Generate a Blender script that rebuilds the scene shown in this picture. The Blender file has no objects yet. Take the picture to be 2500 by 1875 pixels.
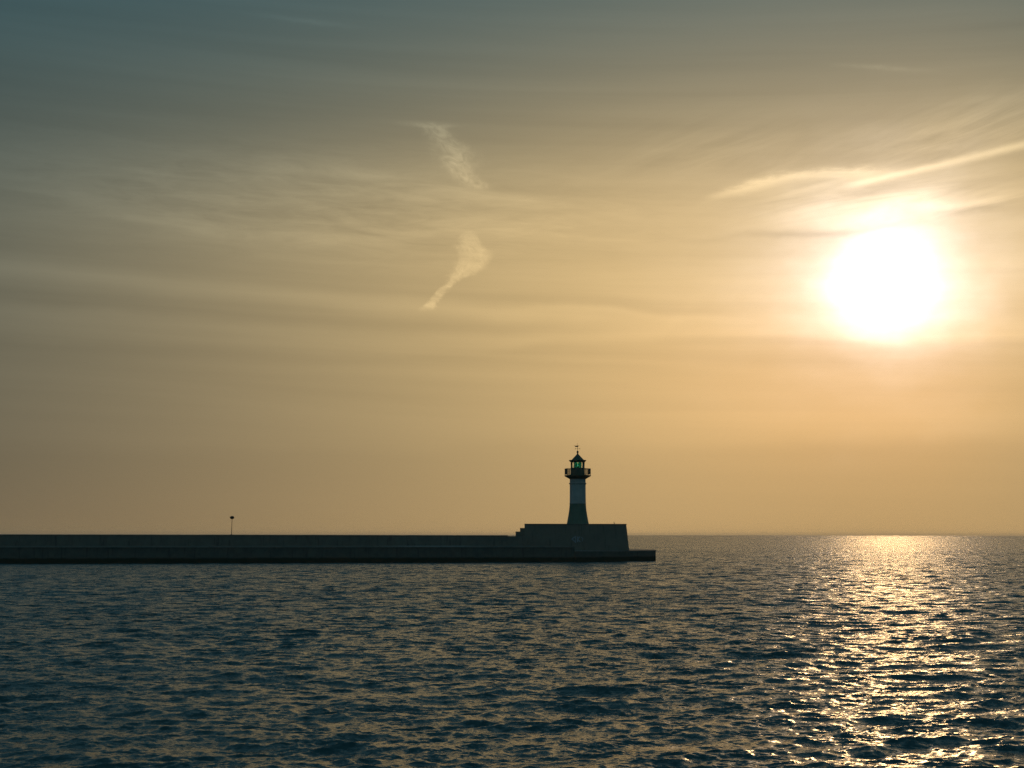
import bpy, bmesh, math, random
import numpy as np
from mathutils import Matrix, Vector

scene = bpy.context.scene
col = scene.collection
R = math.radians

# ------------------------------------------------------------------ camera
CAM_H = 5.0
cam_d = bpy.data.cameras.new("camera")
cam_d.sensor_width = 36.0
cam_d.lens = 3612.0 / 2500.0 * 36.0
cam_d.clip_start = 0.5
cam_d.clip_end = 120000.0
cam = bpy.data.objects.new("camera", cam_d)
col.objects.link(cam)
cam.matrix_world = Matrix.Translation((0, 0, CAM_H)) @ Matrix.Rotation(R(95.811), 4, 'X') @ Matrix.Rotation(R(0.1), 4, 'Z')
scene.camera = cam
scene.cycles.use_denoising = True
scene.cycles.denoiser = 'OPENIMAGEDENOISE'
scene.cycles.denoising_input_passes = 'RGB_ALBEDO_NORMAL'
scene.cycles.denoising_prefilter = 'NONE'
scene.cycles.sample_clamp_direct = 7.0
scene.cycles.sample_clamp_indirect = 2.0

# ------------------------------------------------------------------ sun
SUN_AZ, SUN_EL = 14.35, 9.50          # degrees, azimuth clockwise from +Y
sd = Vector((math.sin(R(SUN_AZ)) * math.cos(R(SUN_EL)), math.cos(R(SUN_AZ)) * math.cos(R(SUN_EL)), math.sin(R(SUN_EL))))
sun_d = bpy.data.lights.new("sun", 'SUN')
sun_d.energy = 0.56
sun_d.angle = R(0.55)
sun_d.color = (1.0, 0.60, 0.24)
sun = bpy.data.objects.new("sun", sun_d)
sun.rotation_euler = sd.to_track_quat('Z', 'Y').to_euler()
sun.location = (0, 0, 200)
col.objects.link(sun)

scene.view_settings.view_transform = 'Standard'
scene.view_settings.look = 'None'
scene.view_settings.exposure = 0.0
scene.view_settings.gamma = 1.0
scene.view_settings.use_curve_mapping = False


# ------------------------------------------------------------------ node helper
class Sock:
    """a float socket with arithmetic"""
    def __init__(s, nt, o): s.nt, s.o = nt, o
    def m(s, op, b=None, c=None, clamp=False):
        n = s.nt.nodes.new('ShaderNodeMath'); n.operation = op; n.use_clamp = clamp
        for i, v in enumerate((s, b, c)):
            if v is None: continue
            if isinstance(v, Sock): s.nt.links.new(v.o, n.inputs[i])
            else: n.inputs[i].default_value = v
        return Sock(s.nt, n.outputs[0])
    def __add__(s, b): return s.m('ADD', b)
    __radd__ = __add__
    def __sub__(s, b): return s.m('SUBTRACT', b)
    def __rsub__(s, b): return (s * -1.0) + b
    def __mul__(s, b): return s.m('MULTIPLY', b)
    __rmul__ = __mul__
    def __truediv__(s, b): return s.m('DIVIDE', b)
    def pw(s, p): return s.m('POWER', p)
    def exp(s): return s.m('EXPONENT')
    def abs(s): return s.m('ABSOLUTE')
    def step(s, a, b, lo=0.0, hi=1.0):
        n = s.nt.nodes.new('ShaderNodeMapRange'); n.interpolation_type = 'SMOOTHERSTEP'
        s.nt.links.new(s.o, n.inputs[0])
        for i, v in enumerate((a, b, lo, hi)): n.inputs[i + 1].default_value = v
        return Sock(s.nt, n.outputs[0])
    def gauss(s, w):
        q = s / w
        return (q * q * -1.0).exp()


def vec(nt, x, y, z=0.0):
    n = nt.nodes.new('ShaderNodeCombineXYZ')
    for i, v in enumerate((x, y, z)):
        if isinstance(v, Sock): nt.links.new(v.o, n.inputs[i])
        else: n.inputs[i].default_value = v
    return n.outputs[0]


def noise(nt, v, scale, detail=3.0, rough=0.5, dist=0.0, color=False):
    n = nt.nodes.new('ShaderNodeTexNoise')
    nt.links.new(v, n.inputs['Vector'])
    n.inputs['Scale'].default_value = scale
    n.inputs['Detail'].default_value = detail
    n.inputs['Roughness'].default_value = rough
    n.inputs['Distortion'].default_value = dist
    return n.outputs['Color'] if color else Sock(nt, n.outputs[0])


def curve(nt, s, pts):
    """piecewise smooth function of s through pts (any units)"""
    x0, x1 = pts[0][0], pts[-1][0]
    ys = [p[1] for p in pts]; y0, y1 = min(ys), max(ys)
    if y1 == y0: y1 = y0 + 1
    n = nt.nodes.new('ShaderNodeFloatCurve')
    t = (s - x0) * (1.0 / (x1 - x0))
    nt.links.new(t.o, n.inputs['Value'])
    c = n.mapping.curves[0]
    P = [((p[0] - x0) / (x1 - x0), (p[1] - y0) / (y1 - y0)) for p in pts]
    c.points[0].location = P[0]; c.points[1].location = P[-1]
    for p in P[1:-1]: c.points.new(*p)
    n.mapping.update()
    return Sock(nt, n.outputs[0]) * (y1 - y0) + y0


# ------------------------------------------------------------------ sky (world)
world = bpy.data.worlds.new("World")
scene.world = world
world.use_nodes = True
nt = world.node_tree
nt.nodes.clear()
tc = nt.nodes.new('ShaderNodeTexCoord')
sep = nt.nodes.new('ShaderNodeSeparateXYZ')
nt.links.new(tc.outputs['Generated'], sep.inputs[0])
dx, dy, dz = (Sock(nt, sep.outputs[i]) for i in range(3))
az = dx.m('ARCTAN2', dy) * (180 / math.pi)
el_raw = dz.m('MINIMUM', 1.0).m('MAXIMUM', -1.0).m('ARCSINE') * (180 / math.pi)
el = el_raw.m('MAXIMUM', 0.0)
da = az - SUN_AZ
de = el - SUN_EL


wob0 = noise(nt, vec(nt, az * 0.30, el * 0.55, 12.4), 1.0, 4.0, 0.55)
ragged = (wob0 - 0.5) * 0.65 + 1.0


das = da.m('MINIMUM', 0.0) + da.m('MAXIMUM', 0.0) * 1.6      # sky lobes fall off faster to the right of the sun


def lobe(k, s, up, dn, p, dev=None, sym=False):
    e = de if dev is None else dev
    v = e.m('MAXIMUM', 0.0) / up + (e.m('MINIMUM', 0.0) / dn)
    h = (da if sym else das) / k
    if sym: h, v = h * ragged, v * ragged
    q2 = (h * h + v * v) * (1.0 / s / s)
    return (q2.pw(p / 2.0) * -1.0).exp()


# cirrus fields in degrees of azimuth / elevation
tilt = el + az * 0.035
fib = noise(nt, vec(nt, az * 0.040, tilt * 1.05, 3.1), 1.0, 6.0, 0.55, 0.35)
fib2 = noise(nt, vec(nt, az * 0.020, tilt * 0.28, 7.7), 1.0, 3.0, 0.5, 0.2)
fine = noise(nt, vec(nt, (az + el * 0.8) * 0.30, tilt * 1.9, 1.3), 1.0, 9.0, 0.62, 0.9)
fine2 = noise(nt, vec(nt, (az - el * 1.5) * 0.45, tilt * 2.4, 6.3), 1.0, 9.0, 0.66, 1.2)
wob = noise(nt, vec(nt, az * 0.25, el * 0.25, 9.2), 1.0, 4.0, 0.55) - 0.5
fade_hi = el.step(22.0, 40.0, 1.0, 0.0) * el.step(1.0, 9.0, 0.15, 1.0)
streaks = ((fib - 0.5) * 0.30 + (fib2 - 0.5) * 0.26) * fade_hi


def band(pts, w, a0, a1, f=2.5):
    """soft sheet edge that follows pts, between two azimuths"""
    d = (el - curve(nt, az, pts) - wob * 0.55) / w
    return d.gauss(1.0) * az.step(a0 - f, a0 + f) * az.step(a1 - f, a1 + f, 1.0, 0.0)


# sheet of fibrous cirrus left of centre
patch = (az + 7.5).gauss(11.0) * (tilt - 12.4).gauss(1.9)
streaks = streaks + ((fine - 0.36) * 0.62 + (fine2 - 0.38) * 0.42) * patch
thr = fine * 1.1 + 0.45
streaks = streaks + band([(-22, 12.6), (-17, 12.3), (-13, 11.8), (-9.5, 11.35), (-6, 11.4), (-2, 11.75), (4, 11.9)], 0.32, -17.5, 1.5) * 0.11 * thr
streaks = streaks + band([(-16, 13.0), (-12, 13.45), (-9.5, 13.75), (-6, 13.75), (-3, 13.4), (0, 12.85), (5, 12.4)], 0.26, -9.0, 2.0) * 0.13 * thr
streaks = streaks - band([(-24, 10.9), (-16, 10.7), (-8, 10.5), (0, 10.6)], 0.45, -26.0, -9.0, 4.0) * 0.05
# pale bands that fall gently from left to centre, with darker bands beneath
streaks = streaks + band([(-25, 9.9), (-19.3, 9.75), (-13.4, 9.4), (-6.4, 9.0), (0, 8.55), (6, 8.4)], 0.34, -40.0, 3.0, 4.0) * 0.10
streaks = streaks - band([(-25, 9.0), (-19.3, 8.85), (-13.4, 8.5), (-6.4, 8.2), (0, 7.9), (6, 7.9)], 0.38, -40.0, 4.0, 4.0) * 0.045
streaks = streaks + band([(-25, 8.3), (-13.4, 8.0), (-6.4, 7.55), (0, 7.5), (6, 7.9)], 0.30, -40.0, 6.0, 4.0) * 0.05
streaks = streaks - band([(-2, 9.2), (2, 9.15), (6, 8.6), (10, 8.3)], 0.30, -1.0, 8.0) * 0.05 + band([(-2, 8.6), (2, 8.75), (6, 8.35), (10, 8.1)], 0.14, 1.0, 9.0) * 0.06
# haze bank with a soft level top
bank_y = curve(nt, az, [(-60, 7.2), (-19.2, 7.1), (-13.3, 7.15), (-6.4, 6.95), (0, 7.2), (7.2, 7.6), (13.3, 7.4), (19.2, 7.1), (60, 7.2)])
bank = (el - bank_y - wob * 0.5).step(-0.30, 0.22, 1.0, 0.0)
near_sun = da.gauss(8.0)
bank2 = (el - 3.35 - wob * 0.9 - az * 0.01).step(-0.5, 0.45, 1.0, 0.0)
# ragged cloud lit up over the sun
over = (el - 11.50 - da * 0.03 - wob * 0.8).gauss(0.13) * (da + 2.2).gauss(3.4) * -0.20
over = over + (el - 12.1 - da * 0.10 - wob * 0.9).gauss(0.40) * (da - 0.3).gauss(2.2) * 0.34 - (el - 11.75 - da * 0.10 - wob).gauss(0.12) * (da - 3.0).gauss(1.4) * 0.22
over = over + (el - 12.05 - (da - 2.6) * 0.19 - wob * 0.5).gauss(0.12) * (da - 3.0).gauss(1.3) * 0.22
# fan of lit cirrus between the trail and the sun and up to the right
v1 = noise(nt, vec(nt, (az - el * 1.0) * 0.22, (el - az * 0.12) * 1.5, 5.5), 1.0, 8.0, 0.62, 0.7)
v2 = noise(nt, vec(nt, (az + el * 0.5) * 0.18, (el - az * 0.30) * 1.5, 15.5), 1.0, 8.0, 0.60, 0.5)
veil = (v1 - 0.40) * 1.0 * (az - 14.5).gauss(5.0) * (el - 12.6).gauss(0.95)
veil = veil + (v2 - 0.36) * 1.1 * az.step(11.0, 18.0) * (el - 14.9 - (az - 17.0) * 0.16).gauss(1.0)
veil = veil + (v2 - 0.45) * 0.5 * (az - 9.0).gauss(5.0) * (el - 14.6).gauss(1.2)

# the long vapour trail: a spread older part on the left, a straighter sharp part on the right
tr_n = noise(nt, vec(nt, az * 0.8, el * 3.5, 2.2), 1.0, 7.0, 0.65, 0.5)
tr_n2 = noise(nt, vec(nt, az * 2.5, el * 7.0, 5.2), 1.0, 6.0, 0.65, 0.5)
jit = (tr_n - 0.5) * 0.30 + (tr_n2 - 0.5) * 0.14
tr_y = curve(nt, az, [(5, 12.2), (7.5, 12.80), (8.65, 13.12), (9.75, 13.38), (11.2, 13.60), (12.3, 13.62), (13.4, 13.56), (14.5, 13.60), (16, 13.8)])
tr_w = curve(nt, az, [(5, 0.10), (7.5, 0.15), (9, 0.20), (11.5, 0.19), (13.2, 0.22), (14.5, 0.20), (16, 0.2)])
trail = ((el - tr_y - jit) / tr_w).gauss(1.0) * az.step(6.8, 9.8) * az.step(13.2, 15.6, 1.0, 0.0) * (tr_n * 1.3 + 0.1 + tr_n2 * 0.3)
t2w = (az - 13.0) * 0.004 + 0.125
trail = trail + ((el - 13.20 - (az - 13.4) * 0.168 - jit * 0.35) / t2w).gauss(1.0) * az.step(12.2, 14.0) * az.step(22.0, 30.0, 1.0, 0.0) * (tr_n * 0.5 + 0.75)
trail = trail + (el - 13.05 - (az - 10.5) * 0.02 - jit).gauss(0.28) * az.step(8.0, 10.5) * az.step(12.0, 15.0, 1.0, 0.0) * 0.30 * (tr_n + 0.4)

# two twisted remnants of another trail
wn = noise(nt, vec(nt, az * 1.7, el * 1.7, 4.4), 1.0, 8.0, 0.70, 0.8) - 0.5
wn2 = noise(nt, vec(nt, (az + el * 0.6) * 2.0, el * 2.6, 8.4), 1.0, 7.0, 0.62, 1.2)
w1x = curve(nt, el, [(13.2, -0.9), (13.45, -1.5), (13.95, -2.05), (14.42, -2.2), (14.9, -2.45), (15.3, -2.85), (15.6, -3.1), (15.75, -3.4), (15.95, -4.3)])
w1w = curve(nt, el, [(13.2, 0.35), (13.5, 0.3), (14.0, 0.36), (14.6, 0.42), (15.2, 0.33), (15.55, 0.3), (15.75, 0.6), (15.95, 0.5)])
w1 = ((az - w1x - wn * 1.2) / w1w / 1.4).gauss(1.0) * el.step(13.2, 13.5) * el.step(15.6, 15.95, 1.0, 0.0) * (wn2 - 0.22).m('MAXIMUM', 0.0) * 2.1
w2x = curve(nt, el, [(8.5, -3.4), (8.7, -3.28), (9.25, -2.85), (9.65, -2.45), (10.05, -2.0), (10.4, -1.62), (10.8, -1.45), (11.3, -1.72), (11.8, -1.6)])
w2w = curve(nt, el, [(8.5, 0.3), (8.7, 0.24), (9.25, 0.18), (9.65, 0.2), (10.05, 0.42), (10.4, 0.5), (10.8, 0.5), (11.3, 0.38), (11.8, 0.2)])
q = (az - w2x - wn * 0.8) / w2w / 1.1
w2 = (q * q * q * q * -1.0).exp() * el.step(8.5, 8.9) * el.step(11.2, 11.9, 1.0, 0.0) * ((wn2 - 0.15).m('MAXIMUM', 0.0) * 1.6 + 0.1)
wisps = (w1 * 0.56 + w2 * 0.44)

# faint short dashes high up
dash = ((el - 17.45 + (az - 13.9) * 0.14 - wn * 0.15) / 0.09).gauss(1.0) * (az - 14.3).gauss(1.5) * 0.16 * wn2 * 1.6
dash = dash + ((el - 19.42 + (az + 8.5) * 0.07 - wn * 0.2) / 0.10).gauss(1.0) * (az + 8.2).gauss(1.8) * 0.14

mult = (streaks * 1.0 + over * 1.0 + veil * 1.1 + trail * 0.56 + wisps + dash + 1.0 - bank * (near_sun * 0.11 + 0.065) - bank2 * (near_sun * 0.04 + 0.045)).m('MAXIMUM', 0.25)

L = {
    'core': lobe(1.04, 0.97, 1.0, 0.9, 1.0, None, True),
    'halo': lobe(1.45, 3.4, 0.9, 0.8, 1.6, None, True),
    'low': lobe(2.5, 3.5, 1.0, 1.0, 2.0, el - 5.5),
    'zen': lobe(1.6, 14.0, 1.0, 1.0, 2.0),
    'back': dy.step(-0.7, 0.35, 1.0, 0.0) * dz.step(-0.05, 0.1),
    'inner': lobe(1.5, 4.0, 1.0, 1.0, 1.2),
    'wide': lobe(4.5, 6.0, 1.0, 1.5, 2.0),
    'broad': lobe(3.0, 18.0, 1.0, 2.0, 2.0),
    'mid': lobe(2.0, 9.0, 1.0, 1.0, 2.0),
    'dust': (el * (-1 / 6.0)).exp() * ((das / 36.0).abs().pw(1.5) * -1.0).exp(),
}
COEF = {
    'core': (4.8, 4.4, 4.6),
    'halo': (0.20, 0.19, 0.17),
    'inner': (0.04, 0.08, 0.17),
    'wide': (0.41, 0.248, 0.066),
    'broad': (0.022, 0.058, 0.057),
    'mid': (0.25, 0.118, 0.01),
    'dust': (0.41, 0.207, 0.048),
    'low': (0.24, 0.085, 0.008),
    'zen': (0.062, 0.060, 0.034),
    'back': (0.020, 0.043, 0.038),
}
BASE = (0.017, 0.041, 0.053)
chan = []
base_k = el.step(-2.0, 14.0, 0.62, 1.0) + el.step(14.0, 32.0, 0.0, 1.7)
for k in range(3):
    acc = None
    for n_, s_ in L.items():
        t = s_ * COEF[n_][k]
        acc = t if acc is None else acc + t
    chan.append((acc + base_k * BASE[k]) * mult)
cc = nt.nodes.new('ShaderNodeCombineColor')
for k in range(3): nt.links.new(chan[k].o, cc.inputs[k])
bg = nt.nodes.new('ShaderNodeBackground')
nt.links.new(cc.outputs[0], bg.inputs['Color'])
bg.inputs['Strength'].default_value = 1.0
out = nt.nodes.new('ShaderNodeOutputWorld')
nt.links.new(bg.outputs[0], out.inputs['Surface'])


# ------------------------------------------------------------------ materials
def new_mat(name):
    m = bpy.data.materials.new(name); m.use_nodes = True
    t = m.node_tree; t.nodes.clear()
    o = t.nodes.new('ShaderNodeOutputMaterial')
    p = t.nodes.new('ShaderNodeBsdfPrincipled')
    t.links.new(p.outputs[0], o.inputs['Surface'])
    return m, t, p


def mixcol(t, fac, a, b):
    n = t.nodes.new('ShaderNodeMix'); n.data_type = 'RGBA'
    t.links.new(fac.o, n.inputs[0])
    for i, v in ((6, a), (7, b)):
        if isinstance(v, tuple): n.inputs[i].default_value = (*v, 1)
        else: t.links.new(v, n.inputs[i])
    return n.outputs[2]


def bump(t, p, h, dist, strength=1.0):
    n = t.nodes.new('ShaderNodeBump'); n.inputs['Strength'].default_value = strength
    n.inputs['Distance'].default_value = dist
    t.links.new(h.o, n.inputs['Height']); t.links.new(n.outputs[0], p.inputs['Normal'])


def surface(name, c1, c2, rough=0.8, scale=1.0, waterline=None, bdist=0.02, metallic=0.0, streak=0.0):
    m, t, p = new_mat(name)
    g = t.nodes.new('ShaderNodeNewGeometry')
    n1 = noise(t, g.outputs['Position'], scale, 6, 0.65)
    n2 = noise(t, g.outputs['Position'], scale * 9, 4, 0.6)
    c = mixcol(t, (n1 * 0.7 + n2 * 0.3).step(0.35, 0.65), c1, c2)
    sp = t.nodes.new('ShaderNodeSeparateXYZ'); t.links.new(g.outputs['Position'], sp.inputs[0])
    z = Sock(t, sp.outputs[2])
    if streak:                        # rain-washed dirt running down the face
        sx, sy = Sock(t, sp.outputs[0]), Sock(t, sp.outputs[1])
        s = noise(t, vec(t, sx * 2.2, sy * 2.2, z * 0.12), 1.0, 5, 0.6).step(0.52, 0.72)
        c = mixcol(t, s * streak, c, tuple(v * 0.45 for v in c1))
    if waterline is not None:         # wet weed and algae up to the splash line
        w = (z - n1 * 0.5).step(waterline - 0.35, waterline + 0.15, 1.0, 0.0)
        c = mixcol(t, w, c, (0.018, 0.026, 0.016))
    t.links.new(c, p.inputs['Base Color'])
    p.inputs['Roughness'].default_value = rough
    p.inputs['Metallic'].default_value = metallic
    bump(t, p, n1 * 0.6 + n2 * 0.4, bdist)
    return m


M_quay = surface("harbour_concrete", (0.085, 0.09, 0.085), (0.12, 0.12, 0.11), 0.8, 0.7, 0.75, 0.05, streak=0.6)
M_wall = surface("wall_concrete", (0.13, 0.12, 0.11), (0.16, 0.15, 0.135), 0.85, 0.6, None, 0.04, streak=0.6)
M_ped = surface("pedestal_concrete", (0.155, 0.14, 0.125), (0.18, 0.165, 0.145), 0.85, 0.5, None, 0.04, streak=0.5)
M_coping = surface("coping_stone", (0.13, 0.13, 0.125), (0.18, 0.175, 0.165), 0.75, 1.2, None, 0.02)
M_white = surface("white_render", (0.34, 0.35, 0.36), (0.44, 0.45, 0.46), 0.6, 0.8, None, 0.01, streak=0.25)
M_green = surface("green_paint", (0.075, 0.13, 0.10), (0.10, 0.165, 0.13), 0.5, 1.2, None, 0.006, streak=0.2)
M_dgreen = surface("dark_green_metal", (0.04, 0.075, 0.055), (0.06, 0.10, 0.075), 0.75, 2.5, None, 0.003)
M_rail = surface("rail_metal", (0.03, 0.05, 0.045), (0.05, 0.075, 0.065), 0.45, 4.0, None, 0.001)
M_iron = surface("weathered_iron", (0.03, 0.032, 0.03), (0.055, 0.05, 0.045), 0.55, 4.0, None, 0.001, metallic=0.4)
M_graf = surface("pale_spray_paint", (0.18, 0.22, 0.28), (0.28, 0.33, 0.38), 0.6, 3.0, None, 0.001)
M_bird = surface("grey_feathers", (0.10, 0.10, 0.10), (0.20, 0.20, 0.20), 0.8, 12.0, None, 0.001)


def glass(name, tint, rough=0.02, refl=0.08):
    m = bpy.data.materials.new(name); m.use_nodes = True
    t = m.node_tree; t.nodes.clear()
    o = t.nodes.new('ShaderNodeOutputMaterial')
    tr = t.nodes.new('ShaderNodeBsdfTransparent'); tr.inputs[0].default_value = (*tint, 1)
    gl = t.nodes.new('ShaderNodeBsdfGlossy'); gl.inputs['Roughness'].default_value = rough
    gl.inputs['Color'].default_value = (0.9, 0.95, 0.95, 1)
    mx = t.nodes.new('ShaderNodeMixShader')
    fr = t.nodes.new('ShaderNodeFresnel'); fr.inputs['IOR'].default_value = 1.35
    t.links.new(fr.outputs[0], mx.inputs[0])
    t.links.new(tr.outputs[0], mx.inputs[1]); t.links.new(gl.outputs[0], mx.inputs[2])
    t.links.new(mx.outputs[0], o.inputs['Surface'])
    return m


M_pane = glass("window_glass", (0.90, 0.95, 0.93))
M_filter = glass("green_filter_glass", (0.10, 0.62, 0.56))
M_lens = glass("lens_glass", (0.30, 0.75, 0.70), 0.05)
m, t, p = new_mat("green_lamp")
p.inputs['Base Color'].default_value = (0.3, 0.8, 0.7, 1)
p.inputs['Emission Color'].default_value = (0.55, 1.0, 0.85, 1)
p.inputs['Emission Strength'].default_value = 1.2
M_lamp = m

m, t, p = new_mat("pale_surface")  # plain pale tone for the walkway patch
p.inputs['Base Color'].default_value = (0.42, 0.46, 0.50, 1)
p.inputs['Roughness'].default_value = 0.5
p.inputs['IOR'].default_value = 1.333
M_pale = m

# sea water
m, t, p = new_mat("sea_water")
g = t.nodes.new('ShaderNodeNewGeometry')
sp = t.nodes.new('ShaderNodeSeparateXYZ'); t.links.new(g.outputs['Position'], sp.inputs[0])
wx, wy = Sock(t, sp.outputs[0]), Sock(t, sp.outputs[1])
at = t.nodes.new('ShaderNodeAttribute'); at.attribute_name = 'fine_slope'
lost = Sock(t, at.outputs['Fac'])


def slope(scale, seed, detail, rough, k, dist=0.0):
    c = noise(t, vec(t, wx * 0.62, wy, seed), scale, detail, rough, dist, color=True)
    s = t.nodes.new('ShaderNodeSeparateXYZ'); t.links.new(c, s.inputs[0])
    return (Sock(t, s.outputs[0]) - 0.5) * k, (Sock(t, s.outputs[1]) - 0.5) * k


CAP = 1.9        # ripples finer than the modelled waves
ax, ay = slope(10.0, 0.0, 3.0, 0.6, CAP, 0.4)
bx, by = slope(1.1, 40.0, 3.0, 0.62, 12.0, 0.3)
gust = noise(t, vec(t, wx * 0.02, wy * 0.012, 0.0), 1.0, 3.0, 0.5).step(0.35, 0.65, 0.7, 1.25)
sx = (ax * gust + bx * lost) * 0.46
sy = ay * gust + by * lost
# wavelets leaning away from the eye hide behind the ones in front (as on any rough sea seen at a low angle)
si = t.nodes.new('ShaderNodeSeparateXYZ'); t.links.new(g.outputs['Incoming'], si.inputs[0])
ix, iy, iz = (Sock(t, si.outputs[i]) for i in range(3))
ih = (ix * ix + iy * iy).m('SQRT').m('MAXIMUM', 0.01)
hx, hy, te = ix / ih, iy / ih, iz.abs() / ih
sv = sx * hx + sy * hy
dv = (sv + te).abs() - te - sv
sx = sx + dv * hx
sy = sy + dv * hy
vn = t.nodes.new('ShaderNodeVectorMath'); vn.operation = 'ADD'
t.links.new(g.outputs['Normal'], vn.inputs[0]); t.links.new(vec(t, sx, sy, 0.0), vn.inputs[1])
nn = t.nodes.new('ShaderNodeVectorMath'); nn.operation = 'NORMALIZE'
t.links.new(vn.outputs[0], nn.inputs[0])
t.links.new(nn.outputs[0], p.inputs['Normal'])
p.inputs['Base Color'].default_value = (0.010, 0.056, 0.066, 1)
p.inputs['Roughness'].default_value = 0.12
p.inputs['IOR'].default_value = 1.333
M_sea = m


# ------------------------------------------------------------------ object helpers
def link(name, bm, mat, parent=None, smooth=False):
    me = bpy.data.meshes.new(name)
    bmesh.ops.recalc_face_normals(bm, faces=bm.faces)
    bm.to_mesh(me); bm.free()
    me.materials.append(mat)
    if smooth:
        me.polygons.foreach_set('use_smooth', [True] * len(me.polygons))
        me.set_sharp_from_angle(angle=R(40))
    o = bpy.data.objects.new(name, me)
    col.objects.link(o)
    if parent is not None:
        o.parent = parent
        o.matrix_parent_inverse = Matrix.Identity(4)
    return o


def empty(name, loc, label, cat, group=None):
    o = bpy.data.objects.new(name, None)
    o.empty_display_size = 1.0
    o.location = loc
    col.objects.link(o)
    o['label'] = label; o['category'] = cat
    if group: o['group'] = group
    return o


def prism(bm, bot, top, z0, z1):
    """closed solid between two matching polygons"""
    a = [bm.verts.new((x, y, z0)) for x, y in bot]
    b = [bm.verts.new((x, y, z1)) for x, y in top]
    n = len(a)
    bm.faces.new(a[::-1]); bm.faces.new(b)
    for i in range(n):
        bm.faces.new((a[i], a[(i + 1) % n], b[(i + 1) % n], b[i]))


def lathe(bm, prof, seg=48, rot=0.0, cap=True):
    rings = []
    for r, z in prof:
        rings.append([bm.verts.new((r * math.cos(rot + 2 * math.pi * i / seg), r * math.sin(rot + 2 * math.pi * i / seg), z)) for i in range(seg)])
    for a, b in zip(rings, rings[1:]):
        for i in range(seg):
            bm.faces.new((a[i], a[(i + 1) % seg], b[(i + 1) % seg], b[i]))
    if cap:
        bm.faces.new(rings[0][::-1]); bm.faces.new(rings[-1])


def bar(bm, p0, p1, r, seg=8, r1=None):
    p0, p1 = Vector(p0), Vector(p1)
    r1 = r if r1 is None else r1
    d = (p1 - p0).normalized()
    u = d.cross(Vector((0, 0, 1)) if abs(d.z) < 0.9 else Vector((1, 0, 0))).normalized(); v = d.cross(u)
    A, B = [], []
    for i in range(seg):
        c, s = math.cos(2 * math.pi * i / seg), math.sin(2 * math.pi * i / seg)
        A.append(bm.verts.new(p0 + (u * c + v * s) * r)); B.append(bm.verts.new(p1 + (u * c + v * s) * r1))
    bm.faces.new(A[::-1]); bm.faces.new(B)
    for i in range(seg):
        bm.faces.new((A[i], A[(i + 1) % seg], B[(i + 1) % seg], B[i]))


def ball(bm, c, r, sx=1, sy=1, sz=1, seg=16):
    mt = Matrix.Translation(c) @ Matrix.Diagonal((sx, sy, sz, 1))
    bmesh.ops.create_uvsphere(bm, u_segments=seg, v_segments=seg // 2 + 2, radius=r, matrix=mt)


def rel(pts, o):
    return [(x - o[0], y - o[1]) for x, y in pts]


# ------------------------------------------------------------------ breakwater
# the quay runs from the left of the view to the pier head, receding slightly to the right
D = Vector((0.9717, 0.2362))                     # along the pier, towards its head
N = Vector((-0.2362, 0.9717))                    # away from the harbour
F = Vector((11.5, 270.8))                        # front corner where the head begins


def pt(s, n):                                    # s metres back from F along the pier, n metres away from the water edge
    v = F - D * s + N * n
    return (v.x, v.y)


bw_o = (F.x - D.x * 60, F.y - D.y * 60, 0.0)
bw = empty('breakwater', bw_o, 'long low dark concrete breakwater running from the left edge of the photo to the lighthouse', 'breakwater')
bm = bmesh.new()
prism(bm, rel([pt(330, 0), pt(0, 0), pt(0, 16), pt(330, 16)], bw_o), rel([pt(330, 0.25), pt(0, 0.25), pt(0, 16), pt(330, 16)], bw_o), -3.0, 2.66)
link('quay_wall', bm, M_quay, bw)
bm = bmesh.new()
for i in range(66):                              # edge slabs with open joints
    s0, s1 = 330 - i * 5.0, 330 - i * 5.0 - 4.96
    jt = random.Random(i).uniform(-0.015, 0.015)
    prism(bm, rel([pt(s0, 0.13 + jt), pt(max(s1, 0.02), 0.13 + jt), pt(max(s1, 0.02), 1.2), pt(s0, 1.2)], bw_o),
          rel([pt(s0, 0.15 + jt), pt(max(s1, 0.02), 0.15 + jt), pt(max(s1, 0.02), 1.2), pt(s0, 1.2)], bw_o), 2.663, 2.90 + jt * 0.3)
link('edge_coping', bm, M_coping, bw)
bm = bmesh.new()
prism(bm, rel([pt(330, 1.203), pt(0.02, 1.203), pt(0.02, 10.2), pt(330, 10.2)], bw_o), rel([pt(330, 1.203), pt(0.02, 1.203), pt(0.02, 10.2), pt(330, 10.2)], bw_o), 2.663, 2.888)
link('walkway', bm, M_quay, bw)
S_END = 10.5                                      # the sea wall stops at the pedestal stair
bm = bmesh.new()
prism(bm, rel([pt(330, 10.203), pt(S_END - 4, 10.203), pt(S_END - 4, 12.2), pt(330, 12.2)], bw_o), rel([pt(330, 10.45), pt(S_END - 4, 10.45), pt(S_END - 4, 12.0), pt(330, 12.0)], bw_o), 2.663, 4.70)
link('sea_wall', bm, M_wall, bw)
bm = bmesh.new()
for i in range(40):
    s0 = 330 - i * 8.0; s1 = max(s0 - 7.97, S_END - 4)
    if s0 <= S_END: break
    h = 4.86 + random.Random(i + 70).uniform(-0.012, 0.012)
    prism(bm, rel([pt(s0, 10.38), pt(s1, 10.38), pt(s1, 12.07), pt(s0, 12.07)], bw_o), rel([pt(s0, 10.38), pt(s1, 10.38), pt(s1, 12.07), pt(s0, 12.07)], bw_o), 4.703, h)
link('wall_coping', bm, M_coping, bw)
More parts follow.
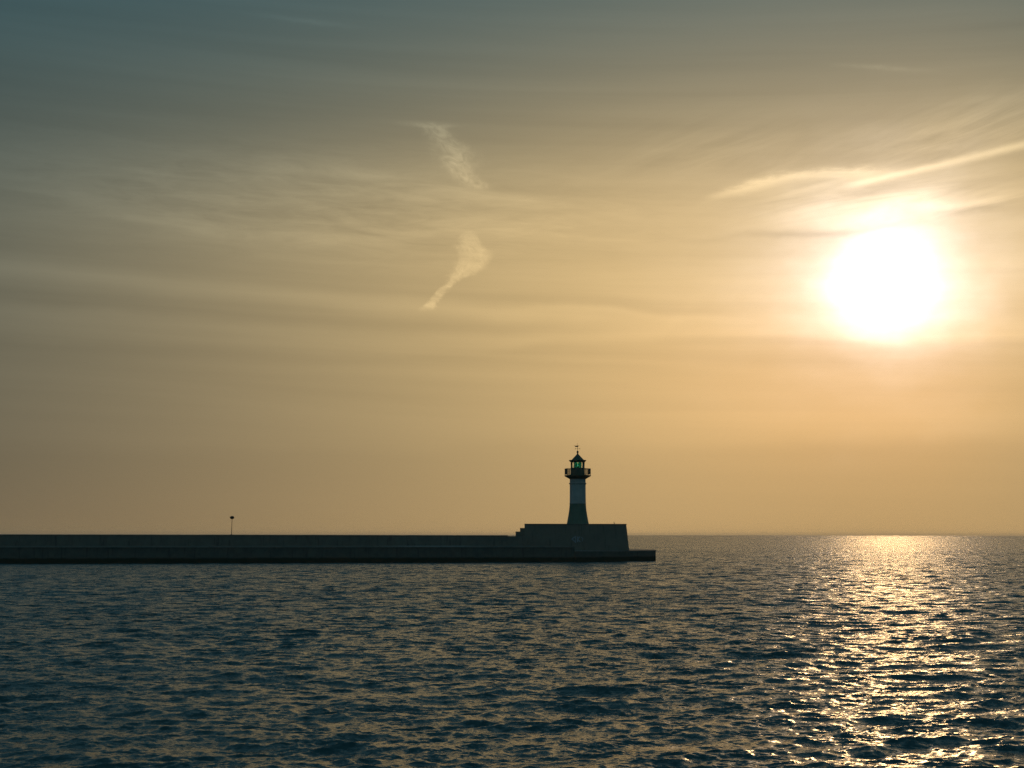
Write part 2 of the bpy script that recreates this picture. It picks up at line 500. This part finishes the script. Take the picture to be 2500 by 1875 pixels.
# pale irregular patch laid over the walkway
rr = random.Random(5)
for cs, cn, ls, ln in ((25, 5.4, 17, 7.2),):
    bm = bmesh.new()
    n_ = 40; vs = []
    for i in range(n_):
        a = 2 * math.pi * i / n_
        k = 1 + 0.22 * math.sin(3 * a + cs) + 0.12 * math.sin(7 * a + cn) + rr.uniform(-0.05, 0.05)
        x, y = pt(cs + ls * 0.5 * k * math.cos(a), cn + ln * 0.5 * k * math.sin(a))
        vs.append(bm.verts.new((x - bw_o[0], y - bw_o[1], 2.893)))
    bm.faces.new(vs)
    link('pale_patch', bm, M_pale, bw)

# ------------------------------------------------------------------ pier head
hd_o = (17.0, 288.0, 0.0)
hd = empty('pier_head', hd_o, 'low broad concrete platform of the pier head around the foot of the lighthouse block', 'pier head')
head = [(11.55, 270.86), (27.7, 286.0), (29.0, 305.0), (17.0, 318.0), (4.5, 312.0), (8.25, 284.4)]
cx_ = sum(p[0] for p in head) / 6; cy_ = sum(p[1] for p in head) / 6


def shrink(poly, k):
    return [(cx_ + (x - cx_) * k, cy_ + (y - cy_) * k) for x, y in poly]


bm = bmesh.new()
prism(bm, rel(head, hd_o), rel(shrink(head, 0.997), hd_o), -3.0, 1.82)
link('platform', bm, M_quay, hd)
bm = bmesh.new()
prism(bm, rel(shrink(head, 1.001), hd_o), rel(shrink(head, 1.001), hd_o), 1.823, 2.06)
link('platform_slab', bm, M_coping, hd)

# ------------------------------------------------------------------ pedestal block
P0 = Vector((2.43, 283.0)); PL = 19.4; PD = 12.0
PA, PB = Vector((1.0, 0.0)), Vector((0.04, 1.0))
pd_o = (P0.x + 10, P0.y, 2.0)


def pp(s, n):                                    # along / into the block
    v = P0 + PA * s + PB * n
    return (v.x, v.y)


pedestal = empty('lighthouse_pedestal', (pd_o[0], pd_o[1], 2.0), 'big dark concrete block with sloping right side and stepped left, under the lighthouse', 'pedestal')


def prel(l): return [(x - pd_o[0], y - pd_o[1]) for x, y in l]


bm = bmesh.new()
bat = 0.50
prism(bm, prel([pp(0, -bat), pp(PL + bat, -bat), pp(PL + bat, PD), pp(0, PD)]), prel([pp(0, 0), pp(PL, 0), pp(PL, PD), pp(0, PD)]), 0.0, 4.72)
link('block_body', bm, M_ped, pedestal)
bm = bmesh.new()                                  # parapet of the terrace: a ring of wall with a slab edge
t_ = 0.45
for quad in ([pp(0, 0), pp(PL, 0), pp(PL, t_), pp(0, t_)], [pp(0, PD - t_), pp(PL, PD - t_), pp(PL, PD), pp(0, PD)],
             [pp(PL - t_, t_ + .003), pp(PL, t_ + .003), pp(PL, PD - t_ - .003), pp(PL - t_, PD - t_ - .003)]):
    prism(bm, prel(quad), prel(quad), 4.723, 4.93)
link('terrace_kerb', bm, M_ped, pedestal)
bm = bmesh.new()
for quad in ([pp(-.0, -.05), pp(PL + .05, -.05), pp(PL + .05, t_ + .05), pp(-.0, t_ + .05)],
             [pp(0, PD - t_ - .05), pp(PL + .05, PD - t_ - .05), pp(PL + .05, PD + .05), pp(0, PD + .05)],
             [pp(PL - t_ - .05, t_ + .053), pp(PL + .05, t_ + .053), pp(PL + .05, PD - t_ - .053), pp(PL - t_ - .05, PD - t_ - .053)]):
    prism(bm, prel(quad), prel(quad), 4.933, 5.06)
link('terrace_coping', bm, M_coping, pedestal)
for i, h in enumerate((4.25, 3.58)):              # two big steps down on the pier side
    bm = bmesh.new()
    s0, s1 = -0.85 * i - 0.003, -0.85 * (i + 1)
    quad = [pp(s1, 0.03), pp(s0, 0.03), pp(s0, 6.0), pp(s1, 6.0)]
    prism(bm, prel(quad), prel(quad), 0.0, h)
    link('step', bm, M_ped, pedestal)
bm = bmesh.new()                                  # thin ledge line on the left of the front
fr = lambda z: -bat * (1 - z / 4.72)
z0 = 3.3
quad = [pp(3.4, fr(z0) - 0.05), pp(6.3, fr(z0) - 0.05), pp(6.3, fr(z0) + .2), pp(3.4, fr(z0) + .2)]
prism(bm, prel(quad), prel(quad), z0, z0 + 0.06)
link('ledge', bm, M_coping, pedestal)


# graffiti: pale spray-painted strokes on the front face
def face_pt(s, z, off=0.006):
    x, y = pp(s, fr(z) - off)
    return (x - pd_o[0], y - pd_o[1], z)


def stroke(bm, pts, w):
    for (s0, z0), (s1, z1) in zip(pts, pts[1:]):
        d = Vector((s1 - s0, z1 - z0)).normalized(); n = Vector((-d.y, d.x)) * w / 2
        q = [(s0 + n.x, z0 + n.y), (s0 - n.x, z0 - n.y), (s1 - n.x, z1 - n.y), (s1 + n.x, z1 + n.y)]
        bm.faces.new([bm.verts.new(face_pt(a, b, 0.006 + stroke.k * 0.002)) for a, b in q]); stroke.k += 1


stroke.k = 0
bm = bmesh.new()
S0 = 8.95; Z0 = 1.45
stroke(bm, [(S0 + .85, Z0 + 1.25), (S0 + .05, Z0 + .75), (S0 + .85, Z0 + .05)], 0.22)
stroke(bm, [(S0 + .75, Z0 + 1.1), (S0 + .75, Z0 + .2)], 0.16)
stroke(bm, [(S0 + 1.15, Z0 + 1.2), (S0 + 1.15, Z0 + .15)], 0.24)
stroke(bm, [(S0 + 1.2, Z0 + .75), (S0 + 1.6, Z0 + 1.2)], 0.2)
stroke(bm, [(S0 + 1.2, Z0 + .65), (S0 + 1.65, Z0 + .2)], 0.18)
stroke(bm, [(S0 + 1.85, Z0 + 1.1), (S0 + 2.15, Z0 + .8), (S0 + 2.05, Z0 + .3)], 0.12)
g_ = link('graffiti', bm, M_graf, pedestal)
g_['label'] = 'pale blue-grey sprayed graffiti on the block front'

# ------------------------------------------------------------------ lighthouse
TX, TY, TZ = 12.85, 289.0, 6.723
lh = empty('lighthouse', (TX, TY, TZ), 'green and white lighthouse tower with a round gallery, glazed lantern and pointed roof', 'lighthouse')


def Z(z): return z - TZ


def lpart(name, fn, mat, parent=lh, smooth=True):
    bm = bmesh.new(); fn(bm)
    return link(name, bm, mat, parent, smooth)


def seat_slab(bm):
    lathe(bm, [(2.45, Z(6.72)), (2.45, Z(6.95)), (2.40, Z(7.0)), (0.5, Z(7.0))], 64)


lpart('foot_ring', seat_slab, M_coping)


def interp(z):
    zs = [7.003, 7.6, 8.38, 9.2, 9.6, 10.3, 10.88, 12.0, 14.5, 15.47]
    rs = [2.10, 1.97, 1.83, 1.70, 1.64, 1.57, 1.535, 1.515, 1.505, 1.50]
    return float(np.interp(z, zs, rs))


lpart('tower_base', lambda b: lathe(b, [(interp(z), Z(z)) for z in np.linspace(7.003, 10.88, 18)], 64), M_green)
lpart('tower_shaft', lambda b: lathe(b, [(interp(z) - (0.02 if z < 10.9 else 0), Z(z)) for z in np.linspace(10.883, 15.46, 12)], 64), M_white)
lpart('string_course', lambda b: lathe(b, [(1.50, Z(14.42)), (1.56, Z(14.45)), (1.66, Z(14.66)), (1.66, Z(14.72)), (1.50, Z(14.76))], 64, cap=False), M_white)
lpart('band_moulding', lambda b: lathe(b, [(1.535, Z(10.80)), (1.58, Z(10.83)), (1.58, Z(10.93)), (1.53, Z(10.96))], 64, cap=False), M_white)

OCT = R(22.5 + 12.0)
octR = 2.50


def octo(r, z): return [(r * math.cos(OCT + k * math.pi / 4), r * math.sin(OCT + k * math.pi / 4), Z(z)) for k in range(8)]


def corbel(bm):
    # cone that flares from the round shaft to the octagonal gallery
    seg = 64; rings = []
    for t_, z in ((0.0, 15.463), (0.5, 15.73), (1.0, 15.99), (1.0, 16.10)):
        ring = []
        for i in range(seg):
            a = OCT + 2 * math.pi * i / seg
            sec = ((a - OCT) % (math.pi / 4)) - math.pi / 8
            ro = octR * math.cos(math.pi / 8) / math.cos(sec)
            r = 1.53 * (1 - t_) + ro * t_
            ring.append(bm.verts.new((r * math.cos(a), r * math.sin(a), Z(z))))
        rings.append(ring)
    for a, b in zip(rings, rings[1:]):
        for i in range(seg): bm.faces.new((a[i], a[(i + 1) % seg], b[(i + 1) % seg], b[i]))
    bm.faces.new(rings[0][::-1]); bm.faces.new(rings[-1])


lpart('gallery_corbel', corbel, M_dgreen)


def deck(bm):
    a = [bm.verts.new((x * 1.012, y * 1.012, z)) for x, y, z in octo(octR, 16.103)]
    b = [bm.verts.new((x * 1.012, y * 1.012, z)) for x, y, z in octo(octR, 16.19)]
    bm.faces.new(a[::-1]); bm.faces.new(b)
    for i in range(8): bm.faces.new((a[i], a[(i + 1) % 8], b[(i + 1) % 8], b[i]))


lpart('gallery_deck', deck, M_dgreen)


def railing(bm):
    rr_ = octR - 0.05
    C = octo(rr_, 0)
    for k in range(8):
        x, y, _ = C[k]; x2, y2, _ = C[(k + 1) % 8]
        bar(bm, (x, y, Z(16.193)), (x, y, Z(17.46)), 0.045, 8)
        for zz, r in ((17.42, 0.04), (16.36, 0.025), ):
            bar(bm, (x, y, Z(zz)), (x2, y2, Z(zz)), r, 6)
        nb = 13
        for j in range(1, nb):
            f_ = j / nb
            bx_, by_ = x + (x2 - x) * f_, y + (y2 - y) * f_
            bar(bm, (bx_, by_, Z(16.36)), (bx_, by_, Z(17.42)), 0.022, 5)


lpart('railing', railing, M_rail, smooth=False)

LR = 1.37
lpart('lantern_house', lambda b: lathe(b, [(LR, Z(16.193)), (LR, Z(17.45)), (LR + 0.05, Z(17.47)), (LR + 0.05, Z(17.54)), (LR - 0.1, Z(17.54))], 24), M_green)


def lframe(bm):
    n = 12; r = LR - 0.03; z0, z1 = Z(17.543), Z(18.75)
    P = [(r * math.cos(2 * math.pi * (i + 0.5) / n), r * math.sin(2 * math.pi * (i + 0.5) / n)) for i in range(n)]
    for i in range(n):
        a, b = P[i], P[(i + 1) % n]
        if i % 3 == 0: bar(bm, (*a, z0), (*a, z1), 0.04, 6)
        if i % 2 == 0:
            bar(bm, (*a, z0), (*b, z1), 0.028, 6)
        else:
            bar(bm, (*a, z1), (*b, z0), 0.028, 6)
    for zz in (z0 + 0.02, z1 - 0.02):
        for i in range(n): bar(bm, (*P[i], zz), (*P[(i + 1) % n], zz), 0.035, 6)


frame = lpart('lantern_frame', lframe, M_rail, smooth=False)


def panes(bm):
    n = 12; r = LR - 0.03; z0, z1 = Z(17.56), Z(18.72)
    P = [(r * math.cos(2 * math.pi * (i + 0.5) / n), r * math.sin(2 * math.pi * (i + 0.5) / n)) for i in range(n)]
    for i in range(n):
        a, b = P[i], P[(i + 1) % n]
        bm.faces.new([bm.verts.new(v) for v in ((*a, z0), (*b, z0), (*b, z1), (*a, z1))])


lpart('lantern_glass', panes, M_pane, frame, smooth=False)


def filt(bm):
    # green filter screens standing round the lens
    for a0, a1 in ((-150, -95), (-85, -20), (20, 80), (100, 165)):
        k = 10; r = 0.74; prev = None
        for i in range(k + 1):
            a = R(a0 + (a1 - a0) * i / k)
            cur = [bm.verts.new((r * math.cos(a), r * math.sin(a), z)) for z in (Z(17.6), Z(18.7))]
            if prev: bm.faces.new((prev[0], cur[0], cur[1], prev[1]))
            prev = cur


lpart('green_filter', filt, M_filter)
lens = lpart('lens', lambda b: lathe(b, [(0.20, Z(17.75)), (0.33, Z(17.9)), (0.36, Z(18.1)), (0.33, Z(18.3)), (0.20, Z(18.45))], 24), M_lens)
lpart('lens_stand', lambda b: lathe(b, [(0.26, Z(17.543)), (0.22, Z(17.6)), (0.18, Z(17.745))], 16), M_iron)
lpart('lamp', lambda b: ball(b, (0, -0.02, Z(18.1)), 0.06, 1, 1, 1.8), M_lamp, lens)


def roof(bm):
    prof = [(1.30, Z(18.72)), (1.49, Z(18.73)), (1.62, Z(18.92)), (1.70, Z(19.0)), (1.69, Z(19.05)), (1.22, Z(19.09)), (1.10, Z(19.20)),
            (0.70, Z(19.62)), (0.21, Z(20.14)), (0.13, Z(20.32))]
    lathe(bm, prof, 12, math.pi / 12)


lpart('roof', roof, M_dgreen, smooth=False)
lpart('roof_finial', lambda b: lathe(b, [(0.13, Z(20.323)), (0.11, Z(20.40)), (0.19, Z(20.52)), (0.215, Z(20.62)), (0.16, Z(20.74)), (0.06, Z(20.86)), (0.02, Z(20.93))], 20), M_dgreen)


def rod(bm):
    bar(bm, (0, 0, Z(20.90)), (0, 0, Z(21.55)), 0.035, 8)
    bar(bm, (-0.42, 0, Z(21.22)), (0.42, 0, Z(21.22)), 0.022, 6)
    bar(bm, (0, -0.42, Z(21.22)), (0, 0.42, Z(21.22)), 0.022, 6)


vane = lpart('weather_vane', rod, M_iron, smooth=False)


def plate(bm, poly, th, yoff=0.0):
    a = [bm.verts.new((x, yoff - th / 2, Z(z))) for x, z in poly]
    b = [bm.verts.new((x, yoff + th / 2, Z(z))) for x, z in poly]
    bm.faces.new(a); bm.faces.new(b[::-1])
    for i in range(len(a)):
        j = (i + 1) % len(a); bm.faces.new((a[i], b[i], b[j], a[j]))


def boat(bm):
    plate(bm, [(-0.56, 21.78), (-0.46, 21.58), (0.05, 21.55), (0.12, 21.62), (0.16, 21.80), (0.10, 21.84), (-0.2, 21.80)], 0.06)
    bar(bm, (-0.74, 0, Z(21.84)), (-0.50, 0, Z(21.79)), 0.018, 6)
    bar(bm, (0.12, 0, Z(21.80)), (0.34, 0, Z(21.87)), 0.018, 6)
    bar(bm, (-0.06, 0, Z(21.80)), (-0.06, 0, Z(22.28)), 0.022, 6)


lpart('sailing_boat', boat, M_iron, vane, smooth=False)
for sx_ in (-1, 1):
    def arrow(bm):
        plate(bm, [(sx_ * 0.30, 21.22), (sx_ * 0.50, 21.36), (sx_ * 0.44, 21.22), (sx_ * 0.52, 21.08)], 0.05)
    lpart('compass_pointer', arrow, M_iron, vane, smooth=False)

lh.location.z = 6.80
lh.scale = (1.0285,) * 3

# ------------------------------------------------------------------ lamp post on the sea wall
px_, py_ = -50.2, 266.4
lp = empty('lamp_post', (px_, py_, 4.86), 'thin lone lamp post with a flattened round head, standing on the breakwater wall', 'lamp post')
bm = bmesh.new(); bar(bm, (0, 0, 0.12), (0.05, 0, 2.86), 0.055, 10, 0.045)
link('pole', bm, M_iron, lp, True)
bm = bmesh.new(); lathe(bm, [(0.14, 0.0), (0.14, 0.03), (0.075, 0.05), (0.07, 0.2)], 16)
link('base_flange', bm, M_iron, lp, True)
bm = bmesh.new(); lathe(bm, [(0.06, 2.80), (0.20, 2.84), (0.34, 2.94), (0.405, 3.07), (0.38, 3.20), (0.25, 3.32), (0.08, 3.37)], 32)
h_ = link('lamp_head', bm, M_iron, lp, True); h_.location = (0.05, 0, 0)

# ------------------------------------------------------------------ gull on the block's kerb
bm = bmesh.new()
gp = pp(17.1, 0.2)
pts = [((0.00, 0, 0.10), .062), ((-0.07, 0, 0.075), .045), ((-0.15, 0, 0.045), .018), ((0.045, 0, 0.16), .056), ((0.065, 0, 0.215), .036),
       ((0.075, 0, 0.255), .036), ((0.105, 0, 0.25), .018), ((0.14, 0, 0.24), .007), ((0.01, 0.03, 0.04), .012), ((0.01, 0.03, 0.0), .008), ((0.01, -0.03, 0.04), .012), ((0.01, -0.03, 0.0), .008)]
ed = [(0, 1), (1, 2), (0, 3), (3, 4), (4, 5), (5, 6), (6, 7), (0, 8), (8, 9), (0, 10), (10, 11)]
me = bpy.data.meshes.new('gull')
me.from_pydata([p_[0] for p_ in pts], ed, [])
me.materials.append(M_bird)
bird = bpy.data.objects.new('gull', me); col.objects.link(bird)
bird.location = (gp[0], gp[1], 7.063); bird.scale = (-1.3, 1.3, 1.3)
sk = bird.modifiers.new('skin', 'SKIN')
for i, p_ in enumerate(pts): me.skin_vertices[0].data[i].radius = (p_[1], p_[1])
me.skin_vertices[0].data[0].use_root = True
sb = bird.modifiers.new('sub', 'SUBSURF'); sb.levels = 2; sb.render_levels = 2
bird['label'] = 'small grey gull perched on the top edge of the lighthouse block, near its right corner'
bird['category'] = 'bird'

# ------------------------------------------------------------------ sea
rng = np.random.default_rng(11)
NW = 300
lam = np.exp(np.linspace(np.log(0.17), np.log(6.0), NW) + rng.normal(0, 0.5 / NW * 4.2, NW))
kk = 2 * np.pi / lam
spread = np.interp(np.log(lam), [np.log(0.2), np.log(1.0), np.log(4.5)], [R(46), R(36), R(24)])
phi = R(-84) + rng.normal(0, 1, NW) * spread
# slope carried by each band of wavelengths
w = np.interp(np.log(lam), np.log([0.17, 0.4, 0.9, 1.5, 2.8, 6.0]), [1.9, 1.6, 1.0, 0.70, 0.42, 0.16])
MSS = 0.054
s2 = w / w.sum() * MSS * 2
amp = np.sqrt(s2) / kk
ph = rng.uniform(0, 2 * np.pi, NW)
CH = 1.2

rows = [1.5]
while rows[-1] < 24: rows.append(rows[-1] * 1.06)
while rows[-1] < 1600: rows.append(rows[-1] + max(0.055, rows[-1] / 430))
while rows[-1] < 28000: rows.append(rows[-1] * 1.08)
r_ = np.array(rows)
dr = np.gradient(r_)
fine_a = np.linspace(R(-23.5), R(23.5), 1050)
coarse = np.linspace(R(23.5), R(360 - 23.5), 150)[1:-1]
ang = np.concatenate([fine_a, coarse])
nr, na = len(r_), len(ang)
dth = np.empty(na); dth[:1050] = fine_a[1] - fine_a[0]; dth[1050:] = coarse[1] - coarse[0]
X = (r_[:, None] * np.sin(ang)[None, :]).astype(np.float32)
Y = (r_[:, None] * np.cos(ang)[None, :]).astype(np.float32)
PX, PY = X.copy(), Y.copy()
PZ = np.zeros_like(X)
lost_a = np.zeros_like(X)


def block(c0, c1):
    dmax = np.maximum(dr, r_ * dth[c0])
    for i in range(NW):
        fade = np.clip((lam[i] / dmax - 2.2) / 2.0, 0, 1)
        fade = fade * fade * (3 - 2 * fade)
        nrow = int(np.searchsorted(-fade, 0.0)) if False else int(np.count_nonzero(fade > 0))
        lost_a[:, c0:c1] += (s2[i] / 2 * (1 - fade ** 2))[:, None].astype(np.float32)
        if nrow == 0: continue
        on = np.nonzero(fade > 0)[0]; r0, r1 = on[0], on[-1] + 1
        cx, cy = math.cos(phi[i]), math.sin(phi[i])
        a = (X[r0:r1, c0:c1] * np.float32(kk[i] * cx) + Y[r0:r1, c0:c1] * np.float32(kk[i] * cy)) + np.float32(ph[i])
        f = (amp[i] * fade[r0:r1])[:, None].astype(np.float32)
        PZ[r0:r1, c0:c1] += f * np.cos(a)
        s = np.sin(a) * (f * np.float32(CH))
        PX[r0:r1, c0:c1] -= s * np.float32(cx)
        PY[r0:r1, c0:c1] -= s * np.float32(cy)


block(0, 1050)
block(1050, na)
co = np.stack([PX, PY, PZ], -1).reshape(-1, 3).astype(np.float32)
ii = np.arange(nr - 1)[:, None] * na
jj = np.arange(na)[None, :]; j2 = (jj + 1) % na
quads = np.stack([ii + jj, ii + na + jj, ii + na + j2, ii + j2], -1).reshape(-1, 4).astype(np.int32)
# close the middle, under the viewpoint
co = np.vstack([co, [[0, 0, 0]]]).astype(np.float32)
cidx = len(co) - 1
tri = np.stack([np.full(na, cidx), np.arange(na), (np.arange(na) + 1) % na], -1).astype(np.int32)
me = bpy.data.meshes.new('sea')
me.vertices.add(len(co)); me.vertices.foreach_set('co', co.ravel())
loops = np.concatenate([quads.ravel(), tri.ravel()])
me.loops.add(len(loops)); me.loops.foreach_set('vertex_index', loops)
nq, ntri = len(quads), len(tri)
me.polygons.add(nq + ntri)
starts = np.concatenate([np.arange(nq) * 4, nq * 4 + np.arange(ntri) * 3]).astype(np.int32)
me.polygons.foreach_set('loop_start', starts)
me.polygons.foreach_set('use_smooth', np.ones(nq + ntri, dtype=bool))
me.update(calc_edges=True)
att = me.attributes.new('fine_slope', 'FLOAT', 'POINT')
vals = np.concatenate([np.sqrt(lost_a).ravel(), [0.0]]).astype(np.float32)
att.data.foreach_set('value', vals)
me.materials.append(M_sea)
sea = bpy.data.objects.new('sea', me)
col.objects.link(sea)
sea['kind'] = 'structure'
print('sea verts', len(co), 'normal z', me.polygons[1000].normal.z)

# ------------------------------------------------------------------ haze
bm = bmesh.new()
H_ = 31000.0
prism(bm, [(-H_, -H_), (H_, -H_), (H_, H_), (-H_, H_)], [(-H_, -H_), (H_, -H_), (H_, H_), (-H_, H_)], -1.6, 30.0)
m = bpy.data.materials.new("haze_air"); m.use_nodes = True
t = m.node_tree; t.nodes.clear()
o_ = t.nodes.new('ShaderNodeOutputMaterial'); v_ = t.nodes.new('ShaderNodeVolumePrincipled')
v_.inputs['Color'].default_value = (1.0, 0.97, 0.9, 1)
v_.inputs['Density'].default_value = 3.4e-5
v_.inputs['Anisotropy'].default_value = 0.45
t.links.new(v_.outputs[0], o_.inputs['Volume'])
hz = link('haze', bm, m)
hz['kind'] = 'stuff'
